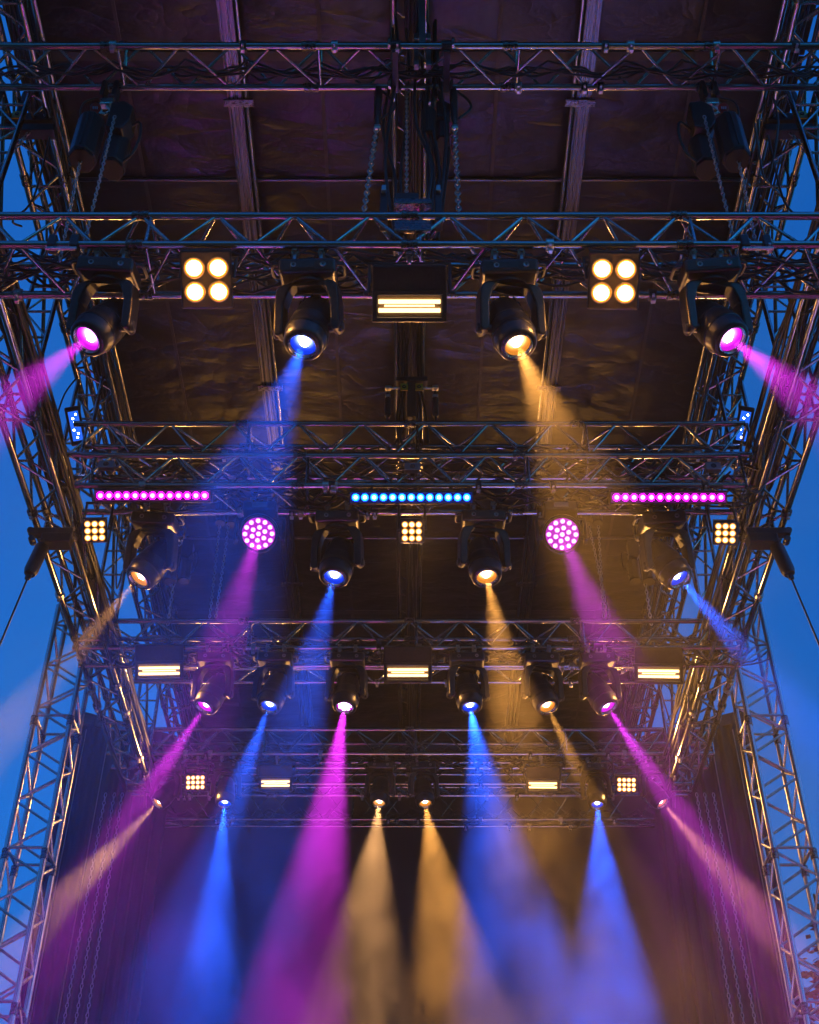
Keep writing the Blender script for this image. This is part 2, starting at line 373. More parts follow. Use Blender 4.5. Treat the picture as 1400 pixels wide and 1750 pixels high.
# ------------------------------------------------------------------ backdrop and side curtains
CLOTH = add_wear(principled('black_stage_cloth', (.02, .02, .022), .85), 3, (.014, .014, .016), (.026, .025, .028), .75, .95, .2, stretch=(1, 1, .1))
def curtain(name, label, p, q, z0, z1, folds, amp):
    p = Vector(p); q = Vector(q); d = (q-p); L = d.length; d.normalize(); nrm = Vector((-d.y, d.x, 0))
    nx, nz = folds*10, 14; vs_, fs = [], []
    for k in range(nz+1):
        z = z0+(z1-z0)*k/nz
        for i in range(nx+1):
            u = i/nx; a = amp*(.55+.45*(1-k/nz))
            off = a*math.sin(u*folds*2*math.pi + 1.3*noise.noise(Vector((u*9, k*.12, 1)))) + .5*a*noise.noise(Vector((u*17, k*.2, 3)))
            v = p+d*(L*u)+nrm*off; vs_.append((v.x, v.y, z))
    for k in range(nz):
        for i in range(nx): fs.append((k*(nx+1)+i, k*(nx+1)+i+1, (k+1)*(nx+1)+i+1, (k+1)*(nx+1)+i))
    me = mesh_from(name, vs_, fs, CLOTH, True)
    c = Vector(((p.x+q.x)/2, (p.y+q.y)/2, z0))
    t = thing(name, label, 'curtain', c, 'stage curtains')
    part('cloth', me, t, Matrix())
    tube('pipe', (p.x, p.y, z1+.03), (q.x, q.y, z1+.03), .03, t, BLACK)
    part('header', box(L, .05, .16, .01, BLACK), t, TR(V((p.x+q.x)/2, (p.y+q.y)/2, z1-.05), frame(Vector((0, 0, 1)), d)))
    return t
curtain('backdrop_curtain', 'wide dark backdrop behind the light beams at the back', (-4.75, 17.3, 0), (4.75, 17.3, 0), 1.21, Zr(10.16), 16, .012)
curtain('side_curtain', 'tall black side curtain beside the left tower', (-4.6, 15.5, 0), (-3.3, 16.2, 0), 1.21, Zr(9.65), 9, .06)
curtain('side_curtain', 'tall black side curtain beside the right tower', (4.6, 15.5, 0), (3.3, 16.2, 0), 1.21, Zr(9.65), 9, .06)

# ------------------------------------------------------------------ light colours
MAG, BLU, AMB, WRM, PNK = (.92, .03, 1.0), (.012, .10, 1.0), (1.0, .41, .075), (1.0, .47, .16), (1.0, .34, .22)
LAMPS = {}
def lamp_mats(col):
    if col not in LAMPS:
        hot = tuple(.45+.55*c for c in col)
        LAMPS[col] = (emission('lamp_core', hot, 40), radial('lit_lens', tuple(c**1.3 for c in col), .8, tuple(.3+.7*c for c in col), 9, .088, 1.6, off=(0, -.1)))
        LAMPS[col][1].cycles.emission_sampling = 'NONE'; LAMPS[col][0].cycles.emission_sampling = 'NONE'
    return LAMPS[col]
LEDS = {}
def led_mats(col):
    if col not in LEDS:
        dot = tuple(.42+.58*c for c in col)
        LEDS[col] = (radial('led_dot', col, 1.6, dot, 5, .025, .8), emission('led_halo_ring', tuple(0.0 if c < .05 else (.06 if c < .2 else c) for c in col), 26), emission('led_strip_glow', col, .12))  # ring and front strip emit to stand in for the halo round the LEDs
        for k in (0, 2): LEDS[col][k].cycles.emission_sampling = 'NONE'
    return LEDS[col]
def spot(name, pos, d, col, watts, half, parent, radius=.05, blend=.75):
    l = bpy.data.lights.new(name, 'SPOT'); l.color = col; l.energy = watts*SPOT_GAIN; l.spot_size = 2*R(half); l.spot_blend = blend; l.shadow_soft_size = radius
    o = bpy.data.objects.new(name, l); link(o, TR(pos, frame(-d)), parent); return o

# ------------------------------------------------------------------ moving heads
def arc(cx, cz, r, a0, a1, n): return [(cx+r*math.cos(R(a0+(a1-a0)*i/n)), cz+r*math.sin(R(a0+(a1-a0)*i/n))) for i in range(n+1)]
YOKE = (arc(-.186, -.535, .03, 180, 360, 6) + [(-.152, -.36)] + arc(0, -.335, .135, 165, 15, 10) + [(.152, -.36)]
        + arc(.186, -.535, .03, 180, 360, 6) + [(.212, -.34)] + arc(.135, -.29, .07, 0, 80, 5) + arc(-.135, -.29, .07, 100, 180, 5) + [(-.212, -.34)])
PIV = -.53
HEADP = [(0.0001, .255), (.06, .253), (.092, .24), (.108, .21), (.118, .15), (.130, .07), (.136, .0), (.1375, -.045), (.141, -.05), (.141, -.066), (.136, -.071),
         (.131, -.115), (.124, -.15), (.112, -.163), (.098, -.166), (.092, -.160), (.088, -.135)]
LENS = .15
def clamp(t, p, s=1.0):
    c = part('clamp', lathe('clamp', [(.028, -.022), (.037, -.022), (.037, .022), (.028, .022), (.028, -.022)], 14, STEEL), t, TR(p, frame(Vector((1, 0, 0))), (s, s, s)))
    part('clamp_bolt', box(.022*s, .03*s, .07*s, .003, STEEL), c, TR(p+V(0, -.012*s, -.055*s)))
    part('wing_nut', box(.03*s, .012*s, .018*s, .003, STEEL), c, TR(p+V(0, -.045*s, -.01*s)))
def moving_head(label, lens_px, uv, theta, chord, col, watts, half, S=1.0, group=None, leds=False, roll=0.0, lean=0.0):
    """hung from the chord line (depth, height); aimed theta degrees off the sight line towards image direction uv"""
    D, Zc = chord
    Xp = atD(lens_px, 0, 1)[0]                                          # start value, then refined on the lens position
    roll += random.uniform(-1.6, 1.6); lean += random.uniform(-3, 3); Zc += random.uniform(-.012, .006)
    x = 0.0
    rb = Matrix.Rotation(R(lean), 3, 'X') @ Matrix.Rotation(R(roll), 3, 'Y')
    for _ in range(12):
        pivot = Vector((x, D, Zc))+rb @ Vector((0, 0, PIV*S))
        tocam = (CAMP-pivot).normalized()
        u = Vector((uv[0], uv[1])).normalized()
        sd = (RT*u[0]-UP*u[1]); sd = (sd-tocam*sd.dot(tocam)).normalized()
        d = (tocam*math.cos(R(theta))+sd*math.sin(R(theta))).normalized()
        lens = pivot+d*LENS*S
        x += (lens_px-project(lens)[0])*((lens-CAMP).dot(FWD))/FPX
    lim = 13
    pan = max(-lim, min(lim, math.degrees(math.atan(-d.x/(d.y if abs(d.y) > .02 else .02)))))
    t = thing('moving_head', label, 'stage light', V(x, D, Zc), group)
    O = V(x, D, Zc)
    def M(loc, rot=None, sc_=None): return TR(O+(rb @ Vector(loc))*S, rb if rot is None else rb @ rot, (S, S, S))
    for cx in (-.085, .085): clamp(t, O+V(cx*S, 0, 0), S)
    part('mounting_plate', box(.26, .10, .016, .004, BLACK), t, M((0, 0, -.082)))
    base = part('base', box(.36, .27, .105, .022, HOUSING, 3), t, M((0, 0, -.145)))
    part('display', box(.15, .006, .05, .003, BLACK), base, M((-.03, -.136, -.142)))
    for sx in (-.085, .1):
        part('socket', lathe('socket', [(.006, 0), (.012, .003), (.017, .004), (.02, 0)], 12, PANEL_GREY), base, M((sx*1.0, -.137, -.142), frame(Vector((0, -1, 0)))))
    for sx in (-1, 1):
        part('handle', sweep_handle(), base, M((sx*.185, 0, -.14), Matrix.Rotation(0 if sx > 0 else math.pi, 3, 'Z')))
    ry = Matrix.Rotation(R(pan), 3, 'Z')
    part('turntable', lathe('turntable', [(.001, 0), (.10, 0), (.11, -.02), (.11, -.03), (.001, -.03)], 20, BLACK), t, M((0, 0, -.195)))
    yk = part('yoke', prism('yoke', YOKE, .115, .012, HOUSING), t, M((0, 0, 0), ry))
    for sx in (-1, 1):
        part('pivot_cover', lathe('pivcover', [(.0001, .012), (.026, .010), (.036, 0), (.036, -.02)], 16, BLACK), yk, M(ry @ Vector((sx*.218, 0, PIV)), ry @ frame(Vector((sx, 0, 0)))))
        tube('pivot_pin', O+rb @ (ry @ Vector((sx*.20, 0, PIV)))*S, O+rb @ (ry @ Vector((sx*.12, 0, PIV)))*S, .03*S, yk, BLACK, 12)
    pivot = O+rb @ Vector((0, 0, PIV*S)); F = frame(-d)
    def H(z, sc_=1.0): return TR(pivot+d*(z*S), F, (S*sc_, S*sc_, S*sc_))
    hd = part('head', lathe('headbody', HEADP, 36, HOUSING), t, H(0))
    part('seam_ring', lathe('seamring', [(.128, .010), (.133, .005), (.1345, -.005), (.131, -.010)], 36, BLACK), hd, H(-.05))
    for k in range(14):
        a = 2*math.pi*k/14
        off = F @ Vector((math.cos(a)*.112, math.sin(a)*.112, 0))
        part('cooling_fin', box(.012, .006, .13, .002, HOUSING, 1), hd, TR(pivot-d*.165*S+off*S, F @ Matrix.Rotation(a, 3, 'Z'), (S, S, S)))
    core, lensm = lamp_mats(col)
    part('lens_rim', lathe('rim', [(.083, 0), (.092, -.006), (.094, -.014), (.088, -.018), (.083, -.012)], 30, STEEL), hd, H(LENS+.002))
    if leds:
        part('lens', disc('lensL', .084, lensm, 28), hd, TR(pivot+d*(LENS-.015)*S, frame(d), (S, S, S)))
        for k in range(8):
            a = 2*math.pi*k/7; rr = .05 if k < 7 else 0
            part('led', disc('led', .017, core, 10, .006), hd, TR(pivot+d*(LENS-.01)*S+frame(d) @ Vector((rr*math.cos(a), rr*math.sin(a), 0))*S, frame(d), (S, S, S)))
    else:
        part('lens', lathe('dish', [(.085, 0), (.07, -.02), (.05, -.03), (.0001, -.034)], 28, lensm), hd, TR(pivot+d*(LENS-.01)*S, frame(d), (S, S, S)))
        part('lamp', disc('core', .03, core, 20, .012), hd, TR(pivot+d*(LENS-.028)*S-F.col[1]*(-.008)*S, frame(d), (S, S, S)))
    spot('beam_lamp', pivot+d*(LENS+.035)*S, d, col, watts, half, t, .024*S)
    return t
def sweep_handle():
    k = 'handlemesh'
    if k not in MC:
        pts = [Vector((0, -.085, .02)), Vector((.03, -.08, .02)), Vector((.042, -.06, .02)), Vector((.044, 0, .02)), Vector((.042, .06, .02)), Vector((.03, .08, .02)), Vector((0, .085, .02))]
        MC[k] = sweep(pts, .011, BLACK, 8, 'handle')
    return MC[k]

C2 = (D2+.06, Z2-.01); C3 = (D3b+.25, Z3b); C4 = (D4, Z4); C5 = (D5+.12, Z5)
FR = 'front row of moving heads'
moving_head('front row moving head at far left with magenta beam aimed left', 150, (-.78, .62), 44, C2, MAG, 760, 12, 1.0, FR, roll=4, lean=24)
moving_head('front row moving head left of the centre strobe with blue beam', 518, (-.36, .93), 40, C2, BLU, 1300, 13, 1.0, FR, lean=24)
moving_head('front row moving head right of the centre strobe with amber beam', 885, (.40, .92), 40, C2, AMB, 760, 13, 1.0, FR, lean=24)
moving_head('front row moving head at far right with magenta beam aimed right', 1250, (.78, .62), 44, C2, MAG, 760, 12, 1.0, FR, roll=-4, lean=24)
SR = 'second row of moving heads'
moving_head('second row moving head under the left magenta bar with amber beam', 238, (-.66, .75), 58, C3, AMB, 700, 7.5, 1.0, SR, roll=3, lean=18)
moving_head('second row moving head left of the small centre blinder with blue beam', 571, (-.25, .97), 44, C3, BLU, 1900, 10, 1.0, SR, lean=18)
moving_head('second row moving head right of the small centre blinder with amber beam', 832, (.20, .98), 44, C3, AMB, 1500, 10, 1.0, SR, lean=18)
moving_head('second row moving head under the right magenta bar with blue beam', 1161, (.66, .75), 58, C3, BLU, 2000, 8, 1.0, SR, roll=-3, lean=18)
TRW = 'third row of moving heads'
moving_head('third row leftmost moving head with magenta beam slanting left', 350, (-.55, .83), 60, C4, MAG, 1800, 7.5, .96, TRW, roll=2, lean=14)
moving_head('third row moving head, second from left, with blue beam', 460, (-.35, .94), 50, C4, BLU, 2200, 8, .96, TRW, lean=14)
moving_head('third row moving head, third from left, with clustered magenta lenses', 589, (-.16, .99), 50, C4, MAG, 2700, 10, .96, TRW, leds=True, lean=14)
moving_head('third row moving head right of the centre strobe with blue beam', 804, (.17, .98), 50, C4, BLU, 3600, 12.5, .96, TRW, lean=14)
moving_head('third row moving head, second from right, with amber beam', 936, (.42, .9), 50, C4, AMB, 720, 7, .96, TRW, lean=14)
moving_head('third row rightmost moving head with magenta beam slanting right', 1039, (.55, .83), 60, C4, MAG, 1800, 7.5, .96, TRW, roll=-2, lean=14)
HR = 'hindmost row of moving heads'
moving_head('hindmost row leftmost moving head with warm beam slanting left', 270, (-.70, .71), 66, C5, WRM, 1900, 8.5, .84, HR, roll=2, lean=10)
moving_head('hindmost row moving head, second from left, with blue beam', 384, (-.08, 1), 54, C5, BLU, 3800, 10.5, .84, HR, lean=10)
moving_head('hindmost row moving head just left of centre with warm beam', 648, (-.10, 1), 54, C5, WRM, 1350, 14.5, .84, HR, lean=10)
moving_head('hindmost row moving head just right of centre with warm beam', 727, (.16, .99), 54, C5, AMB, 1450, 14.5, .84, HR, lean=10)
moving_head('hindmost row moving head, second from right, with blue beam', 1021, (.07, 1), 54, C5, BLU, 3800, 13.5, .84, HR, lean=10)
moving_head('hindmost row rightmost moving head with pinkish lens and amber beam', 1132, (.66, .75), 66, C5, PNK, 1900, 8.5, .84, HR, roll=-2, lean=10)

# ------------------------------------------------------------------ round wash lights with nineteen lenses
def wash(label, px, py, uv, D, Zc, col, watts):
    c = atD(px, py, D)
    t = thing('wash_light', label, 'stage light', V(c.x, D, Zc), 'round magenta wash lights')
    tocam = (CAMP-c).normalized(); u = Vector(uv).normalized()
    sd = RT*u[0]-UP*u[1]; sd = (sd-tocam*sd.dot(tocam)).normalized()
    d = (tocam*math.cos(R(14))+sd*math.sin(R(14))).normalized()
    F = frame(d)
    for sx in (-.07, .07): clamp(t, V(c.x+sx, D, Zc))
    b = part('base', box(.28, .2, .1, .02, HOUSING, 3), t, TR(V(c.x, D, Zc-.12)))
    part('display', box(.12, .006, .05, .003, PANEL_GREY), b, TR(V(c.x, D-.1015, Zc-.12)))
    zt = Zc-.17
    for sx in (-1, 1):
        part('yoke_arm', box(.03, .07, zt-c.z+.05, .008, HOUSING), t, TR(V(c.x+sx*.195, D+.06, (zt+c.z-.05)/2+.01)))
        tube('pivot_pin', V(c.x+sx*.20, D+.06, c.z+.01), V(c.x+sx*.14, D+.06, c.z+.01), .025, t, BLACK, 12)
    part('yoke_bridge', box(.42, .07, .03, .008, HOUSING), t, TR(V(c.x, D+.06, zt+.005)))
    hd = part('head', lathe('washhead', [(.0001, .17), (.08, .165), (.12, .13), (.15, .05), (.165, -.01), (.165, -.04), (.155, -.045), (.15, -.03), (.0001, -.03)], 36, HOUSING), t, TR(c-d*.03, frame(-d)))
    core, ringm, lensm = led_mats(col)
    part('face_plate', disc('washface', .136, emission('wash_face_glow', col, .55), 30), hd, TR(c+d*.004, F))  # plate itself emits faintly, standing in for the coloured glow between the LEDs
    pts = [(0, 0)] + [(.055*math.cos(R(60*k+20)), .055*math.sin(R(60*k+20))) for k in range(6)] + [(.11*math.cos(R(30*k)), .11*math.sin(R(30*k))) for k in range(12)]
    for (x, y) in pts: part('led', disc('washled', .02, core, 12, .008), hd, TR(c+d*.008+F @ Vector((x, y, 0)), F))
    d2 = (tocam*math.cos(R(48))+sd*math.sin(R(48))).normalized()
    spot('beam_lamp', c+d*.05, d2, col, watts, 11, t, .04)
wash('round wash light with nineteen magenta lenses left of the blue bar', 442, 912, (-.3, .95), D3b+.2, Z3b, MAG, 520)
wash('round wash light with nineteen magenta lenses right of the blue bar', 961, 913, (.38, .92), D3b+.2, Z3b, MAG, 520)

# ------------------------------------------------------------------ blinders
HOT = radial('halogen_lamp', (1.0, .34, .04), 1.1, (1.0, .46, .12), 260, .0535, .8)
FACE = principled('blinder_face', (.045, .04, .036), .5)
HOTS = radial('small_halogen', (1.0, .36, .06), 1.0, (1.0, .62, .28), 8, .0235, .8, sampled=False)
HOTG = emission('lamp_glow', (1.0, .36, .05), .95); HOTG.cycles.emission_sampling = 'NONE'
def flood(pos, d, parent, watts, half=82):
    """the wide warm light a lit blinder or strobe throws out of its face"""
    l = bpy.data.lights.new('lamp_spill', 'SPOT'); l.color = (1.0, .45, .11); l.energy = watts; l.spot_size = 2*R(half); l.spot_blend = .35; l.shadow_soft_size = .05
    return link(bpy.data.objects.new('lamp_spill', l), TR(pos, frame(-d)), parent)
def panel_light(name, label, px, py, D, Zc, nx, ny, lr, pw, ph, depth, group, gapx, gapy, square=False):
    c = atD(px, py, D); tocam = (CAMP-c).normalized()
    d = (tocam*math.cos(R(9))+V(0, 0, -1)*math.sin(R(9))).normalized(); F = frame(d)
    t = thing(name, label, 'blinder light', V(c.x, D, Zc), group)
    h = part('housing', box(pw, ph, depth, .012, HOUSING, 2), t, TR(c-d*(depth/2), F))
    part('rim', prism(('rim', pw, ph), [(-pw/2, -ph/2), (pw/2, -ph/2), (pw/2, ph/2), (-pw/2, ph/2)], .012, .003, BLACK), h, TR(c-d*(depth+.004), F @ Matrix.Rotation(R(90), 3, 'X')))
    part('face_plate', box(pw-.02, ph-.02, .006, .002, FACE), h, TR(c+d*.001, F))
    big = lr > .04; hot = HOT if big else HOTS; c = c+d*.005
    for i in range(nx):
        for j in range(ny):
            p = c+F @ Vector(((i-(nx-1)/2)*gapx, (j-(ny-1)/2)*gapy, 0))
            cell = part('lamp_cell', lathe(('cell', lr), [(lr*1.25, .001), (lr*1.24, .006), (lr*1.16, .008), (lr*1.13, .003)], 20, REFL), h, TR(p, F))
            part('lamp', disc('blind', lr*.95, hot, 16, lr*.45), cell, TR(p+d*.006, F))
            part('lamp_halo', lathe(('lamphalo', lr), [(lr*.9, .004), (lr*1.14, .004)], 18, HOTG), cell, TR(p, F))  # added emissive ring imitating the orange bloom round the lamp
    for sx in (-1, 1):
        tube('bracket_arm', c-d*depth*.6+F @ Vector((sx*(pw/2+.008), 0, 0)), V(c.x+sx*(pw/2+.008), D, Zc-.06), .011, t, BLACK, 8)
    tube('bracket_bar', V(c.x-(pw/2+.02), D, Zc-.06), V(c.x+pw/2+.02, D, Zc-.06), .012, t, BLACK, 8)
    clamp(t, V(c.x, D, Zc))
    flood(c+d*.06, d, t, FLOOD*(.5 if big else 1.0))
    return t
panel_light('blinder', 'square four lamp blinder on the left of the front truss', 353, 478, D2+.06, Z2, 2, 2, .055, .32, .36, .13, 'four lamp blinders', .148, .148)
panel_light('blinder', 'square four lamp blinder on the right of the front truss', 1049, 480, D2+.06, Z2, 2, 2, .055, .32, .36, .13, 'four lamp blinders', .148, .148)
for px, py, lb in ((162, 907, 'small nine lamp blinder below the left magenta bar'), (704, 908, 'small nine lamp blinder below the blue bar at centre'), (1240, 911, 'small nine lamp blinder below the right magenta bar')):
    panel_light('small_blinder', lb, px, py, D3b+.15, Z3b, 3, 3, .0235, .2, .2, .09, 'nine lamp blinders', .056, .056)
for px, py, lb in ((334, 1337, 'small twelve lamp blinder in the hindmost row on the left'), (1071, 1341, 'small twelve lamp blinder in the hindmost row on the right')):
    panel_light('small_blinder', lb, px, py, D5+.1, Z5, 4, 3, .0235, .26, .2, .09, 'twelve lamp blinders', .055, .055)

# ------------------------------------------------------------------ strobes
TUBE = emission('strobe_tube', (1.0, .62, .26), 3.6)
def strobe(label, px, py, D, Zc, S, group='strobe lights'):
    """px, py: centre of the lit window"""
    c = atD(px, py, D); tocam = (CAMP-c).normalized()
    d = (tocam*math.cos(R(6))+V(0, 0, -1)*math.sin(R(6))).normalized(); F = frame(d)    # local Y is up the window
    if (F @ Vector((0, 1, 0))).z < 0: F = F @ Matrix.Rotation(math.pi, 3, 'Z')
    t = thing('strobe_light', label, 'strobe light', V(c.x, D, Zc), group)
    def M(x, y, z, rot=None): return TR(c+F @ (Vector((x, y, z))*S), F if rot is None else F @ rot, (S, S, S))
    W, Hh = .40, .135
    hs_ = part('housing', box(W+.07, .17, .16, .012, HOUSING, 2), t, M(0, .165, -.085))
    part('back_plate', box(W+.07, Hh+.05, .02, .004, HOUSING, 2), hs_, M(0, -.005, -.085))
    for y in (-Hh/2-.022, Hh/2+.012): part('frame_bar', box(W+.07, .03, .1, .005, HOUSING), hs_, M(0, y, -.04))
    for x in (-1, 1): part('frame_side', box(.032, Hh+.05, .1, .005, HOUSING), hs_, M(x*(W/2+.019), -.005, -.04))
    part('reflector', box(W, Hh, .006, 0, REFL), t, M(0, -.005, -.068))
    for k in range(26): part('reflector_rib', box(.004, Hh*.96, .012, 0, REFL), t, M(-W/2+W*(k+.5)/26, -.005, -.062))
    for y in (-.033, .022):
        p, q = c+F @ Vector((-W/2+.004, y, -.035))*S, c+F @ Vector((W/2-.004, y, -.035))*S
        tube('flash_tube', p, q, .0135*S, t, TUBE, 10)
    tube('flash_tube', c+F @ Vector((-W/2+.04, -.005, -.05))*S, c+F @ Vector((W/2-.04, -.005, -.05))*S, .006*S, t, TUBE, 8)
    for x in (-1, 1):
        top = V(c.x+x*(W/2+.06)*S, D, Zc-.07)
        bot = c+F @ Vector((x*(W/2+.06), .07, -.08))*S
        tube('bracket_arm', bot, top, .011*S, t, BLACK, 8)
        part('bracket_knob', lathe('knob', [(.0001, .02), (.02, .018), (.022, -.01), (.0001, -.012)], 12, BLACK), t, TR(bot+V(x*.012, 0, 0), frame(V(x, 0, 0)), (S, S, S)))
    tube('bracket_bar', V(c.x-(W/2+.07)*S, D, Zc-.07), V(c.x+(W/2+.07)*S, D, Zc-.07), .013*S, t, BLACK, 8)
    clamp(t, V(c.x, D, Zc))
    flood(c+F @ Vector((0, -.02, .05)), d, t, FLOOD*(.5 if D < 7 else 1.0))
strobe('wide strobe at the centre of the front truss with two glowing tubes', 700, 522, D2+.1, Z2, .98)
strobe('strobe in the third row on the left', 272, 1146, D4+.02, Z4, 1.02)
strobe('strobe in the third row at the centre', 697, 1149, D4+.02, Z4, 1.02)
strobe('strobe in the third row on the right', 1126, 1151, D4+.02, Z4, 1.02)
strobe('small strobe in the hindmost row on the left', 471, 1339, D5+.1, Z5, .84)
strobe('small strobe in the hindmost row on the right', 928, 1342, D5+.1, Z5, .84)

# ------------------------------------------------------------------ LED bars
def led_bar(label, px0, px1, py, col):
    D = D3b-.04
    a = atD(px0, py, D); b_ = atD(px1, py, D); c = (a+b_)/2
    tocam = (CAMP-V(0, c.y, c.z)).normalized(); tocam = Vector((0, tocam.y*-1 if False else (CAMP.y-c.y), CAMP.z-c.z)).normalized(); F = frame(tocam)
    L = (b_-a).length; core, ringm, glowm = led_mats(col)
    t = thing('led_bar', label, 'LED bar', c, 'LED bars')
    h = part('housing', box(L+.11, .115, .09, .01, HOUSING), t, TR(c-tocam*.047, F))
    part('glow_strip', box(L+.09, .085, .006, .002, glowm), h, TR(c-tocam*.0005, F))  # added strip, no lamp: coloured halo along the bar front as faint emission
    n_ = 13
    for k in range(n_):
        p = a.lerp(b_, k/(n_-1))
        part('lens_ring', lathe('barring', [(.036, .0), (.036, .01), (.033, .012), (.031, .002)], 16, BLACK), h, TR(p, F))
        part('led', disc('barled', .024, core, 14, .008), h, TR(p+tocam*.006, F))
        part('led_halo', lathe('barhalo', [(.021, .0015), (.0295, .0015)], 14, ringm), h, TR(p+tocam*.005, F))
    for sx in (-1, 1):
        q = c+V(sx*L*.36, 0, 0)
        part('bracket', box(.03, .012, .16, .003, BLACK), t, TR(q+V(0, .05, .09)))
led_bar('LED bar of thirteen magenta lenses on the left', 172, 350, 847, MAG)
led_bar('LED bar of thirteen blue lenses at the centre', 608, 798, 850, BLU)
led_bar('LED bar of thirteen magenta lenses on the right', 1054, 1232, 850, MAG)


# ------------------------------------------------------------------ chains, hoists and rigging
def chain_mesh(L, pitch=.034, r=.0045, wdt=.011, mat=None):
    """hangs from z = 0 down to z = -L"""
    vs_, fs = [], []
    nl = max(2, int(L/pitch)); hl = pitch*.5
    for k in range(nl):
        zc = -(k+.5)*pitch; ring = []
        for i in range(8):
            a = 2*math.pi*i/8; x = wdt*math.cos(a); z = (hl*.55)*math.sin(a)+(hl*.62 if math.sin(a) > 0 else -hl*.62)*(1 if abs(math.sin(a)) > .1 else 0)
            ring.append((x, z))
        b0 = len(vs_)
        for i in range(8):
            x, z = ring[i]; l = math.hypot(x, z) or 1; nx_, nz_ = x/l, z/l
            for m in range(4):
                t = 2*math.pi*m/4; rx = r*math.cos(t); ry = r*math.sin(t)
                px, pz, py = x+nx_*rx, z+nz_*rx, ry
                vs_.append((px, py, zc+pz) if k % 2 == 0 else (py, px, zc+pz))
        for i in range(8):
            j = (i+1) % 8
            for m in range(4):
                mm = (m+1) % 4; fs.append((b0+i*4+m, b0+j*4+m, b0+j*4+mm, b0+i*4+mm))
    return mesh_from('chain', vs_, fs, mat or CHAINM, True)
def chain(label, top, bot, group='hoist chains', pitch=.034, r=.0045, wdt=.011):
    top = Vector(top); bot = Vector(bot); d = top-bot
    return single('chain', chain_mesh(d.length, pitch, r, wdt), label, 'chain', TR(top, frame(d)), group)
def octagon(r, sx=1.0, n=8): return [(r*sx*math.cos(2*math.pi*(i+.5)/n), r*math.sin(2*math.pi*(i+.5)/n)) for i in range(n)]
def hoist(label, O, s=1, k=1.0, body=.62, group='chain hoists', badge=True, tilt=0.0, wide=1.0):
    O = Vector(O); Rt = Matrix.Rotation(R(tilt), 3, 'Y')
    t = thing('chain_hoist', label, 'chain hoist', O, group)
    def M(x, y, z, rot=None): return TR(O+Rt @ (Vector((x*s, y, z))*k), Rt if rot is None else Rt @ rot, (k, k, k))
    RX = Matrix.Rotation(R(-90), 3, 'X')
    for x in (-.045, .045): part('strap', box(.035, .10, .2, .004, BLACK), t, M(x, 0, -.06))
    part('hook_block', box(.10, .06, .08, .012, STEEL), t, M(0, 0, -.2))
    part('hook', sweep([Vector((0, 0, 0)), Vector((.03, 0, -.03)), Vector((.035, 0, -.07)), Vector((0, 0, -.1)), Vector((-.035, 0, -.075)), Vector((-.03, 0, -.05))], .011, STEEL, 8, 'hook'), t, M(0, 0, -.24))
    gc = part('gear_case', prism('gearcase', [(-.07, -.16), (.05, -.19), (.10, -.08), (.10, .10), (.03, .17), (-.07, .15)], .16, .014, HOUSING), t, M(.12, .02, -.42))
    zt = -.54
    b_ = part('body', prism(('hbody', body, wide), octagon(.115*wide, .86), body, .01, HOUSING), t, M(-.05, -.05, zt-body/2, RX))
    part('end_cap', prism(('hcap', wide), octagon(.108*wide, .86), .03, .008, MATT), b_, M(-.05, -.05, zt-body-.012, RX))
    part('body_rib', box(.012, .014, body*.9, .003, BLACK), b_, M(-.05, -.05-.112*wide, zt-body/2))
    b2 = part('motor_case', prism(('hbody2', body, wide), octagon(.105*wide, .9), body*.7, .014, BLACK), t, M(.12, .1, zt-body*.41, RX))
    part('end_cap', prism(('hcap2', wide), octagon(.098*wide, .9), .03, .008, MATT), b2, M(.12, .1, zt-body*.76-.012, RX))
    if badge:
        bd = part('badge', lathe('badge', [(.0001, .008), (.034, .007), (.04, 0)], 20, RED), t, M(-.02, -.135, -.475, frame(V(0, -.75, -.66))))
        for q in (-.014, 0, .014): part('badge_mark', box(.008, .02, .003, 0, BADGE_BLUE), bd, TR(O+Rt @ (Vector(((-.02+q)*s, -.1425, -.482))*k), frame(V(0, -.75, -.66)), (k, k, k)))
    pts = [Vector((.17*s, .05, -.5)), Vector((.27*s, 0, -.45)), Vector((.3*s, 0, -.62)), Vector((.27*s, .02, -.8)), Vector((.2*s, .06, -.85))]
    part('power_cable', sweep(smooth(pts, 6), .011, CABLE, 7), t, TR(O, Rt, (k, k, k)))
    pts = [Vector((-.05*s, 0, -.12)), Vector((-.15*s, -.02, -.2)), Vector((-.17*s, -.03, -.33)), Vector((-.13*s, -.05, -.5)), Vector((-.08*s, -.05, -.56))]
    part('control_cable', sweep(smooth(pts, 6), .008, CABLE, 7), t, TR(O, Rt, (k, k, k)))
    return t
def smooth(pts, n):
    out = []; m = len(pts)
    for i in range(m-1):
        p0, p1, p2, p3 = pts[max(i-1, 0)], pts[i], pts[i+1], pts[min(i+2, m-1)]
        for k in range(n):
            t = k/n
            out.append(.5*((2*p1)+(p2-p0)*t+(2*p0-5*p1+4*p2-p3)*t*t+(3*p1-p0-3*p2+p3)*t*t*t))
    out.append(pts[-1].copy()); return out

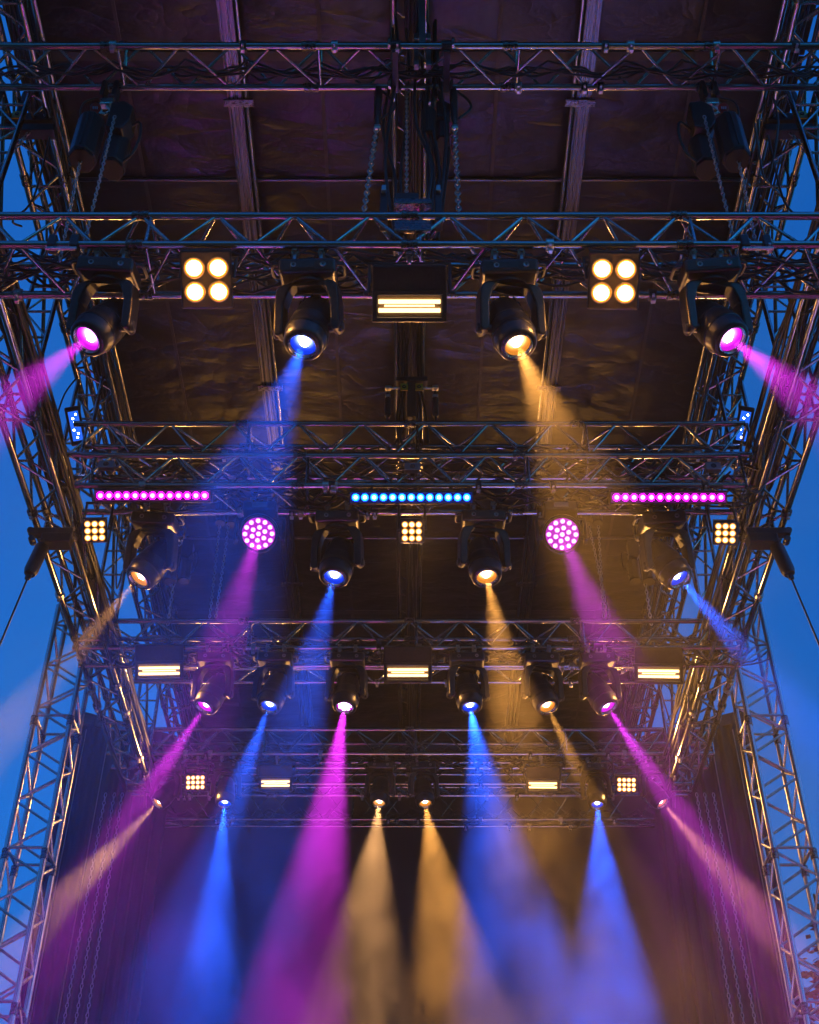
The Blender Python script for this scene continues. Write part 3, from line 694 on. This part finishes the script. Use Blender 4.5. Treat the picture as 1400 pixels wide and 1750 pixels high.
for s, side in ((-1, 'left'), (1, 'right')):
    x = 2.25*s
    hoist(f'big black chain hoist hanging from the nearest truss on the {side}', (x, D1b, Z1-.02), s=-s, body=.44, wide=1.0, group='big chain hoists')
    zt = Z1-.02-.54-.46
    chain(f'hoist chain on the {side}, the fall nearer the sky', (x+.06*s, D1b-.05, zt), (x+.02*s, D1b-.03, Z2+.02), 'front hoist chains')
    chain(f'hoist chain on the {side}, the fall nearer the centre', (x-.12*s, D1b-.10, zt+.48), (x-.12*s, D1b-.05, Z2+.02), 'front hoist chains')
    hk = thing('chain_anchor', f'black clamp holding the hoist chains to the front truss on the {side}', 'clamp', V(x, D2, Z2), 'chain anchors')
    for dx in (.02, -.12): part('strap', box(.055, .085, .11, .01, BLACK), hk, TR(V(x+dx*s, D2, Z2+.005)))
    part('strap_bolt', box(.2, .02, .02, .004, STEEL), hk, TR(V(x-.05*s, D2-.03, Z2-.075)))

# centre rigging under the ridge
hb_ = thing('hanging_bracket', 'bright steel hanging bar and cheek plates at the centre of the nearest truss', 'bracket', V(.095, D1a-.1, Z1))
part('bar', box(.052, .016, .78, .003, PANEL_GREY), hb_, TR(V(.095, D1a+.0, Z1+.42)))
for dx in (-.045, .045): part('cheek_plate', box(.036, .05, .44, .004, PANEL_GREY), hb_, TR(V(.095+dx, D1a+.1, Z1+.10)))
part('pin', box(.13, .02, .02, .003, STEEL), hb_, TR(V(.095, D1a+.06, Z1+.2)))
for s, side in ((-1, 'left'), (1, 'right')):
    cl = thing('truss_clamp', f'black clamp frame around the nearest truss just {side} of the ridge', 'clamp', V(.085+.19*s, D1a, Z1), 'truss clamps')
    for y in (D1a, D1b): part('collar', lathe('collar', [(.026, -.04), (.042, -.04), (.042, .04), (.026, .04), (.026, -.04)], 14, BLACK), cl, TR(V(.085+.19*s, y, Z1), frame(V(1, 0, 0))))
    part('web', box(.05, D1b-D1a, .05, .006, BLACK), cl, TR(V(.085+.19*s, (D1a+D1b)/2, Z1-.05)))
    for y in (D1a, D1b): part('bolt', box(.02, .03, .11, .003, STEEL), cl, TR(V(.085+.235*s, y-.03, Z1)))
hoist('black centre chain hoist hanging from the nearest truss beside the ridge', (.17, D1b+.05, Z1), s=1, k=.6, body=.5, group='centre chain hoists', badge=False)
chain('long hoist chain hanging at the centre of the front truss', (-.02, D1b, Z1-.05), (-.02, D1b-.05, Z2+.42), 'centre hoist chains')
chain('thin chain left of the centre front hoist', (-.24, D1b, Z1-.55), (-.31, D1b-.05, Z2+.5), 'centre hoist chains', .045, .0075, .016)
chain('thin chain right of the centre front hoist', (.33, D1b, Z1-.55), (.33, D1b-.05, Z2+.5), 'centre hoist chains', .045, .0075, .016)
for x, side in ((-.235, 'left'), (.33, 'right')):
    sl = thing('sling', f'black round sling and sleeve just {side} of the centre, below the nearest truss', 'sling', V(x, D1b, Z1), 'round slings')
    part('sleeve', lathe('sleeveS', [(.0001, 0), (.022, -.01), (.03, -.1), (.026, -.42), (.014, -.5), (.0001, -.52)], 12, BLACK), sl, TR(V(x, D1b, Z1)))
    part('shackle', box(.05, .03, .05, .01, STEEL), sl, TR(V(x, D1b, Z1-.53)))
    part('loop', sweep(smooth([V(x, D1b, Z1-.02), V(x+.1, D1b-.02, Z1-.2), V(x+.12, D1b-.03, Z1-.34), V(x+.03, D1b-.02, Z1-.45)], 6), .01, CABLE, 6), sl, Matrix())
lf = thing('lifting_frame', 'steel lifting frame on top of the front truss at centre', 'bracket', V(0, D2+.2, Z2+.35))
part('spreader_plate', box(.25, .14, .05, .006, ALU_DARK), lf, TR(V(.02, D2+.05, Z2+.44)))
part('lower_plate', box(.24, .03, .11, .006, ALU_DARK), lf, TR(V(.02, D2-.02, Z2+.16)))
part('hook_block', box(.17, .1, .07, .01, BLACK), lf, TR(V(-.02, D2+.12, Z2+.62)))
for dx in (-.17, .19):
    part('arm', box(.05, .1, .34, .008, BLACK), lf, TR(V(dx, D2+.04, Z2+.42)))
    part('bolt', box(.03, .03, .06, .004, STEEL), lf, TR(V(dx, D2-.03, Z2+.55)))
rb_ = thing('rigging_block', 'black rigging block with two yellow plates below the ridge at centre', 'rigging block', V(0, 8.6, Zr(8.8)))
part('frame_bar', box(.30, .1, .06, .008, BLACK), rb_, TR(V(.02, 8.6, Zr(8.98))))
part('core', box(.09, .1, .5, .01, BLACK), rb_, TR(V(.02, 8.62, Zr(8.75))))
for dx in (-.07, .07):
    yp = part('yellow_plate', box(.07, .012, .09, .003, YELLOW), rb_, TR(V(.02+dx, 8.55, Zr(8.86))))
    part('eye', lathe('eye', [(.008, .004), (.016, .006), (.02, 0)], 12, BLACK), yp, TR(V(.02+dx, 8.543, Zr(8.86)), frame(V(0, -1, 0))))
    tube('stay', (.02+dx*1.3, 8.62, Zr(9.0)), (.02+dx*1.3, 8.62, ROOF-.36), .015, rb_, BLACK, 8)
for dx in (-.2, .24):
    part('turnbuckle', lathe('turnb', [(.0001, .2), (.012, .19), (.014, .14), (.03, .13), (.03, -.13), (.014, -.14), (.012, -.19), (.0001, -.2)], 12, BLACK), rb_, TR(V(dx, 8.6, Zr(8.66))))
    part('end_fitting', box(.06, .05, .035, .006, STEEL), rb_, TR(V(dx, 8.58, Zr(8.88))))
    part('end_fitting', box(.05, .04, .03, .006, STEEL), rb_, TR(V(dx, 8.58, Zr(8.77))))
    tube('side_arm', (dx, 8.6, Zr(8.9)), (.02, 8.6, Zr(8.9)), .012, rb_, STEEL, 8)
# junction boxes along the bar truss
for px, py, lb in ((705, 800, 'steel junction box with a hole above the blue LED bar'), (182, 796, 'steel junction box with a hole above the left magenta bar'), (1219, 799, 'steel junction box with a hole above the right magenta bar')):
    c = atD(px, py, D3b-.06); j = thing('junction_box', lb, 'junction box', c, 'junction boxes')
    part('case', box(.13, .05, .08, .006, PANEL_GREY), j, TR(c))
    part('hole', lathe('jhole', [(.0001, .001), (.016, .001), (.02, .004), (.024, 0)], 14, BLACK), j, TR(c+V(0, -.026, 0), frame(V(0, -1, 0))))
    part('mount', box(.04, .09, .04, .004, BLACK), j, TR(c+V(0, .06, .02)))
# hoists between the rows
for px, lb in ((278, 'left'), (1122, 'right')):
    X = (px-700)/169.0
    hoist(f'black chain hoist above the third row truss on the {lb}', (X, D4+.1, Zr(9.25)), s=1 if X < 0 else -1, k=.72, body=.5, group='rear chain hoists', badge=False)
    chain(f'hoist chain from the roof edge above the third row, {lb}', (X, D4+.1, ROOF-.1), (X, D4+.1, Zr(9.3)), 'rear hoist chains', .05, .006, .014)
    chain(f'hoist chain meeting the third row truss on the {lb}', (X, D4+.1, Zr(8.5)), (X, D4+.1, Zr(7.93)), 'rear hoist chains', .05, .006, .014)
for px, lb in ((380, 'left'), (1018, 'right')):
    X = (px-700)/157.0
    hoist(f'small chain hoist under the roof beside the {lb} round wash light', (X, D4+.05, ROOF-.35), s=1 if X < 0 else -1, k=.62, body=.4, group='small chain hoists', badge=False)
    for q, w_ in ((-.04, 'outer'), (.06, 'inner')):
        chain(f'slack chain below the small hoist on the {lb}, {w_} fall', (X+q*(1 if X > 0 else -1)*-1, D4+.05, ROOF-.95), (X+q*.6, D4+.05, Zr(7.95)), 'small hoist chains', .04, .005, .012)

# side frames between lower side truss and roof edge truss
for s, side in ((-1, 'left'), (1, 'right')):
    for i, D in enumerate((5.9, 7.5, 9.15, 11.2, 13.7)):
        nm = ('nearest', 'second', 'third', 'fourth', 'farthest')[i]
        f = thing('ladder_truss', f'{nm} upright ladder truss between the two side trusses on the {side}', 'truss', V(3.2*s, D, Zr(7.9)), 'upright ladder trusses')
        for x in (3.08, 3.32):
            tube('post', (x*s, D, Zr(7.88)), (x*s, D, Zr(9.62)), .022, f, ALU, 10)
        for k in range(5): tube('rung', (3.08*s, D, Zr(8.05+.33*k)), (3.32*s, D, Zr(8.05+.33*k)), .012, f, ALU, 7)
        for k in range(4): tube('brace', ((3.08 if k % 2 else 3.32)*s, D, Zr(8.05+.33*k)), ((3.32 if k % 2 else 3.08)*s, D, Zr(8.38+.33*k)), .01, f, ALU, 7)
        tube('diagonal', (3.32*s, D+.05, Zr(9.6)), (3.32*s, D+1.25, Zr(7.92)), .018, f, ALU_DARK, 8)
    # knee braces out to the sky
    for D, za, zb, xo, nm in ((6.1, 9.6, 7.5, 4.25, 'upper'), (7.6, 7.6, 5.4, 4.3, 'lower')):
        single('stay_tube', None or cyl(ALU, 10), f'{nm} slanting stay tube against the sky at far {side}', 'stay tube', TR(V(3.36*s, D, Zr(za)), frame(V((xo-3.36)*s, -.25, zb-za)), (.024, .024, Vector((xo-3.36, .25, zb-za)).length)), 'stay tubes')
    # dark beam with a yellow plate
    c = atD(700+(48-700)*-s if s > 0 else 48, 206, 6.2)
    b_ = thing('trolley_beam', f'black beam with a yellow plate at the upper {side} edge', 'beam', c, 'trolley beams')
    part('beam', box(.42, .09, .1, .008, BLACK), b_, TR(c))
    part('lower_beam', box(.46, .1, .09, .008, BLACK), b_, TR(c+V(.03*-s, 0, -.16)))
    yp = part('yellow_plate', box(.09, .012, .1, .003, YELLOW), b_, TR(c+V(.08*s, -.052, 0)))
    part('hole', lathe('eye', [(.008, .004), (.016, .006), (.02, 0)], 12, BLACK), yp, TR(c+V(.08*s, -.06, .01), frame(V(0, -1, 0))))
    for q in (-.16, .16): part('bolt', box(.035, .03, .03, .005, STEEL), b_, TR(c+V(q, -.05, 0)))
    for q in (-.12, .12): part('hanger', box(.04, .04, .5, .004, BLACK), b_, TR(c+V(q, .04, .22)))
    chain(f'chain hanging from the yellow plated beam on the {side}', c+V(-.05*s, -.02, -.2), c+V(.22*s, -.05, -1.25), 'beam chains', .045, .0065, .015)
    # blue panel
    c = atD(700+s*571, 728, 8.6); F = frame((CAMP-c).normalized()) @ Matrix.Rotation(R(-10*s), 3, 'Z')
    lp = thing('blue_light', f'small upright blue LED light panel among the {side} side trusses', 'LED panel', c, 'blue LED panels')
    part('housing', box(.14, .36, .08, .015, HOUSING), lp, TR(c-F.col[2]*.045, F))
    part('screen', box(.09, .27, .008, .003, emission('blue_panel', (.02, .16, 1.0), 1.0)), lp, TR(c, F))
    core = lamp_mats(BLU)[0]
    for k in range(7): part('led', disc('panelled', .009, core, 8, .004), lp, TR(c+F @ Vector((.02*math.sin(k*2.4), -.105+.035*k, .006)), F))
    tube('mount', c-F.col[2]*.08, (3.1*s, 8.75, c.z), .014, lp, BLACK, 8)
    # outrigger with tensioner and guy wire
    o = V(3.17*s, 9.06, Zr(7.55))
    og = thing('outrigger', f'black outrigger bracket sticking out of the {side} side truss', 'bracket', o, 'outriggers')
    part('arm', box(.38, .08, .07, .01, BLACK), og, TR(o+V(.03*s, 0, -.03)))
    part('arm_plate', box(.26, .14, .1, .012, HOUSING), og, TR(o+V(-.03*s, 0, -.13)))
    part('end_roller', lathe('roller', [(.0001, -.05), (.035, -.05), (.04, -.02), (.03, 0), (.04, .02), (.035, .05), (.0001, .05)], 14, BLACK), og, TR(o+V(.22*s, 0, -.02), frame(V(0, 1, 0)), (.8, .8, .8)))
    part('lower_roller', lathe('roller', [(.0001, -.05), (.035, -.05), (.04, -.02), (.03, 0), (.04, .02), (.035, .05), (.0001, .05)], 14, BLACK), og, TR(o+V(.19*s, 0, -.12), frame(V(0, 1, 0)), (.8, .8, .8)))
    top = o+V(.08*s, -.02, -.2); bot = o+V(.13*s, -.05, -.56)
    tn = thing('tensioner', f'black cylinder tensioner hanging below the {side} outrigger', 'tensioner', top, 'tensioners')
    dd = (bot-top)
    part('cylinder', lathe('tens', [(.0001, .02), (.03, .015), (.055, 0), (.062, -.03), (.062, -.3), (.048, -.34), (.0001, -.35)], 18, HOUSING), tn, TR(top, frame(-dd)))
    part('eye_bolt', box(.03, .03, .09, .008, STEEL), tn, TR(top-dd.normalized()*.05, frame(-dd)))
    part('hook', box(.05, .03, .07, .012, BLACK), tn, TR(top+dd.normalized()*.37, frame(-dd)))
    gw = [bot+V(.0, 0, 0), V(4.35*s, 8.6, 0.004)]
    single('guy_wire', sweep(gw, .009, CABLE, 6), f'dark guy wire running down from the {side} tensioner', 'wire', None, 'guy wires')

# swagged cables along the trusses
def bundle(name, lists, r, label, group):
    t = thing(name, label, 'cable', lists[0][0], group)
    for pts in lists: part('cable', sweep(pts, r, CABLE, 5), t, Matrix())
    return t
def swags(name, label, x0, x1, y, z, n_, r, sag, spread, seed, group='truss cables'):
    rnd = random.Random(seed); lists = []
    for c in range(n_):
        x = x0+rnd.random()*.4; pts = []; yy = y+rnd.uniform(-spread, spread); zz = z+rnd.uniform(-.03, .03)
        while x < x1:
            L = rnd.uniform(.3, .75); sg = sag*rnd.uniform(.2, 1.1)
            for k in range(7):
                t = k/7; pts.append(Vector((x+L*t, yy+rnd.uniform(-.008, .008)+.03*math.sin(t*6+c), zz-sg*4*t*(1-t))))
            x += L
        lists.append(pts)
    return bundle(name, lists, r, label, group)
rnd = random.Random(5); lists = []
for c in range(11):
    x = rnd.uniform(-.16, .24); y = D1b+rnd.uniform(-.05, .2)
    lists.append(smooth([Vector((x, y, Z1+.9)), Vector((x+rnd.uniform(-.03, .03), y, Z1+.3)), Vector((x+rnd.uniform(-.06, .06), y, Z1-.5)), Vector((x+rnd.uniform(-.1, .1), y-.05, Z1-1.2)), Vector((x*.8, D2+.2, Z2+.32))], 6))
bundle('cable_bundle', lists, .013, 'loom of black cables dropping from the ridge to the front truss at centre', 'ridge cable looms')
rnd = random.Random(6); lists = []
for c in range(9):
    x = rnd.uniform(-.1, .14); y = 8.66+rnd.uniform(-.03, .1)
    lists.append(smooth([Vector((x, y, ROOF-.4)), Vector((x+rnd.uniform(-.05, .05), y, Zr(9.2))), Vector((x+rnd.uniform(-.09, .09), y, Zr(8.6))), Vector((x*1.3, y-.1, Zr(8.2)))], 6))
bundle('cable_bundle', lists, .013, 'loom of black cables dropping past the yellow plated rigging block', 'ridge cable looms')
swags('cable_bundle', 'loose black cables swagged along the nearest truss', -3.3, 3.3, (D1a+D1b)/2+.02, Z1+.10, 5, .010, .14, .08, 1)
swags('cable_bundle', 'black cables swagged along the front lighting truss', -3.3, 3.3, D2+.2, Z2+.16, 12, .010, .2, .15, 2)
swags('cable_bundle', 'black cables swagged along the truss behind the LED bars', -2.7, 2.7, D3b+.17, Z3b+.16, 12, .010, .2, .13, 3)
swags('cable_bundle', 'black cables swagged along the upper truss above the LED bars', -2.9, 2.9, D3a+.15, Z3a+.14, 11, .010, .2, .12, 4)
swags('cable_bundle', 'black cables swagged along the truss of six moving heads', -3.2, 3.2, D4+.16, Z4+.14, 11, .010, .2, .13, 5)
swags('cable_bundle', 'black cables swagged along the truss of the hindmost heads', -3.4, 3.4, D5+.16, Z5+.14, 10, .010, .2, .13, 6)
swags('cable_bundle', 'black cables along the lowest rear truss', -4.0, 4.0, 16.68, Zr(8.8), 5, .009, .2, .08, 8)
def long_cables(label, x, z, y0, y1, n_, r, seed, spread):
    rnd = random.Random(seed); lists = []
    for c in range(n_):
        xx = x+rnd.uniform(-spread, spread); zz = z+rnd.uniform(-spread, spread); pts = []; y = y0
        ph = rnd.random()*6
        while y < y1:
            L = rnd.uniform(.8, 1.6); sg = rnd.uniform(.005, .05)
            for k in range(6):
                t = k/6; pts.append(Vector((xx+.012*math.sin(y*1.7+ph), y+L*t, zz-sg*4*t*(1-t))))
            y += L
        lists.append(pts)
    return bundle('cable_bundle', lists, r, label, 'side cable bundles')
long_cables('black cable loom running along the ridge at the centre', .02, ROOF-.38, 3.6, 16.0, 12, .014, 77, .07)
for s, side in ((-1, 'left'), (1, 'right')):
    long_cables(f'thick bundle of black cables along the {side} lower side truss', 3.13*s, Zr(7.95), 4.6, 13.2, 26, .015, 11+s, .13)
    long_cables(f'black cables along the {side} roof edge truss', 3.1*s, Zr(9.75), 4.0, 16.5, 9, .011, 21+s, .13)
    rnd = random.Random(31+s); lists = []
    for c in range(9):
        y = rnd.uniform(5.4, 13.5); x = s*rnd.uniform(2.75, 3.3); z1 = Zr(rnd.uniform(8.9, 9.7)); z0 = z1-rnd.uniform(.5, 1.4); wv = rnd.uniform(-.25, .25)
        P = [Vector((x, y, z1)), Vector((x+wv*.4, y+rnd.uniform(-.15, .15), z1-(z1-z0)*.6)), Vector((x+wv, y+rnd.uniform(-.2, .2), z0)), Vector((x+wv*1.3, y+rnd.uniform(-.1, .3), z0+rnd.uniform(.1, .5)))]
        lists.append(smooth(P, 6))
    bundle('cable_bundle', lists, .009, f'tangle of hanging black cables between the {side} side trusses', 'hanging cable tangles')

# chains and ropes in front of the backdrop
for s, side in ((-1, 'left'), (1, 'right')):
    for k, (x, nm) in enumerate(((3.62, 'nearest the centre'), (3.72, 'middle of three'), (3.83, 'nearest the curtain'))):
        chain(f'long chain hanging before the backdrop on the {side}, {nm}', (x*s, 14.9, Zr(8.1)), ((x+.06*k)*s, 14.9, 1.23), 'long hanging chains', .055, .0055, .015)
    for k, (x, D, zt) in enumerate(((4.02, 15.3, 9.2), (4.35, 15.35, 9.3))):
        pts = [V(x*s, D, Zr(zt)), V((x+.02)*s, D-.05, Zr(5)), V((x-.02)*s, D-.08, 1.23)]
        single('rope', sweep(smooth(pts, 8), .008, ROPE, 5), f'thin rope hanging before the {side} side curtain, {"inner" if k == 0 else "outer"} one', 'rope', None, 'curtain ropes')

# ------------------------------------------------------------------ trees beyond the stage
LEAF = add_wear(principled('dark_leaves', (.05, .08, .03), .6), 2, (.035, .06, .022), (.07, .1, .04), .5, .7)
BARK = add_wear(principled('bark', (.08, .06, .045), .9), 8, (.06, .045, .035), (.11, .085, .065), .8, .95, .6)
def tree(label, x, y, h, rx, seed):
    rnd = random.Random(seed)
    t = thing('tree', label, 'tree', V(x, y, 0), 'trees beyond the stage')
    lists = [[Vector((x+.12*math.sin(k), y, h*.72*k/8)) for k in range(9)]]
    for k in range(12):
        z = h*rnd.uniform(.35, .65); a = rnd.random()*6.28; L = rx*rnd.uniform(.5, .9)
        lists.append([Vector((x, y, z)), Vector((x+L*.5*math.cos(a), y+L*.5*math.sin(a), z+L*.35)), Vector((x+L*math.cos(a), y+L*math.sin(a), z+L*.8))])
    v, f = [], []
    for i, p in enumerate(lists):
        a_, b_ = sweep_data(p, .2 if i == 0 else .05, 7, len(v)); v += a_; f += b_
    part('trunk', mesh_from('trunk', v, f, BARK, True), t, Matrix())
    v, f = [], []
    clumps = []
    for k in range(60):
        a = rnd.random()*6.28; q = rnd.random()**.5; zz = rnd.uniform(-1, 1); rr = rx*q*math.sqrt(max(0, 1-zz*zz*.9))
        clumps.append((x+rr*math.cos(a), y+rr*math.sin(a), h*.66+zz*h*.33, rnd.uniform(.35, .8)))
    for (cx, cy_, cz, cr) in clumps:
        for k in range(170):
            d = Vector((rnd.gauss(0, 1), rnd.gauss(0, 1), rnd.gauss(0, .8))).normalized()*cr*rnd.random()**.4
            F = Matrix.Rotation(rnd.random()*6.28, 3, 'Z') @ Matrix.Rotation(rnd.random()*3.1, 3, 'X'); q = rnd.uniform(.07, .13); b0 = len(v); c = Vector((cx, cy_, cz))+d
            for u, w_ in ((-1, 0), (0, -.5), (1, 0), (0, .5)): v.append(c+F @ Vector((u*q, w_*q, 0)))
            f.append((b0, b0+1, b0+2, b0+3))
    part('crown', mesh_from('crown', v, f, LEAF), t, Matrix())
tree('dark leafy tree behind the right tower at the frame edge', 8.2, 20.5, 12.3, 1.9, 5)
tree('dark leafy tree just showing at the left frame edge', -8.75, 20.5, 12.9, 1.9, 9)

# ------------------------------------------------------------------ haze in the air
hz = bpy.data.materials.new('haze'); hz.use_nodes = True; nn = hz.node_tree; nn.nodes.clear()
pv = nn.nodes.new('ShaderNodeVolumePrincipled'); pv.inputs['Color'].default_value = (.93, .93, .95, 1); pv.inputs['Density'].default_value = HAZE_DENSITY; pv.inputs['Anisotropy'].default_value = HAZE_ANISO
ou = nn.nodes.new('ShaderNodeOutputMaterial'); nn.links.new(pv.outputs[0], ou.inputs['Volume'])
hb = single('haze', box(90, 90, 17, 0, hz), 'thin haze filling the air around the stage', 'haze', TR(V(0, 12, 7.4)), kind='stuff')

# ------------------------------------------------------------------ drifting smoke among the beams
sm = bpy.data.materials.new('stage_smoke'); sm.use_nodes = True; g = sm.node_tree; g.nodes.clear()
tcs = g.nodes.new('ShaderNodeTexCoord')
ms = g.nodes.new('ShaderNodeMapping'); ms.inputs['Scale'].default_value = (1.0, 1.0, .75)
ns_ = g.nodes.new('ShaderNodeTexNoise'); ns_.inputs['Scale'].default_value = 1.35; ns_.inputs['Detail'].default_value = 4; ns_.inputs['Roughness'].default_value = .6; ns_.inputs['Distortion'].default_value = .9
g.links.new(tcs.outputs['Object'], ms.inputs[0]); g.links.new(ms.outputs[0], ns_.inputs['Vector'])
m1 = g.nodes.new('ShaderNodeMapRange'); m1.inputs['From Min'].default_value = .46; m1.inputs['From Max'].default_value = .62; m1.inputs['To Min'].default_value = 0; m1.inputs['To Max'].default_value = SMOKE; g.links.new(ns_.outputs['Fac'], m1.inputs['Value'])
sx_ = g.nodes.new('ShaderNodeSeparateXYZ'); g.links.new(tcs.outputs['Object'], sx_.inputs[0])
prev = m1.outputs[0]
for ax_, hl in (('X', 4.9), ('Y', 6.2), ('Z', 4.0)):           # thins out towards the sides
    a1 = g.nodes.new('ShaderNodeMath'); a1.operation = 'ABSOLUTE'; g.links.new(sx_.outputs[ax_], a1.inputs[0])
    r1 = g.nodes.new('ShaderNodeMapRange'); r1.interpolation_type = 'SMOOTHSTEP'; r1.inputs['From Min'].default_value = hl; r1.inputs['From Max'].default_value = hl*.72; g.links.new(a1.outputs[0], r1.inputs['Value'])
    mm = g.nodes.new('ShaderNodeMath'); mm.operation = 'MULTIPLY'; g.links.new(prev, mm.inputs[0]); g.links.new(r1.outputs[0], mm.inputs[1]); prev = mm.outputs[0]
pv2 = g.nodes.new('ShaderNodeVolumePrincipled'); pv2.inputs['Color'].default_value = (.93, .93, .95, 1); pv2.inputs['Anisotropy'].default_value = HAZE_ANISO
g.links.new(prev, pv2.inputs['Density']); o2 = g.nodes.new('ShaderNodeOutputMaterial'); g.links.new(pv2.outputs[0], o2.inputs['Volume'])
single('smoke', box(9.9, 12.5, 8.1, 0, sm), 'patchy stage smoke drifting through the light beams', 'smoke', TR(V(0, 10.6, 5.4)), kind='stuff')
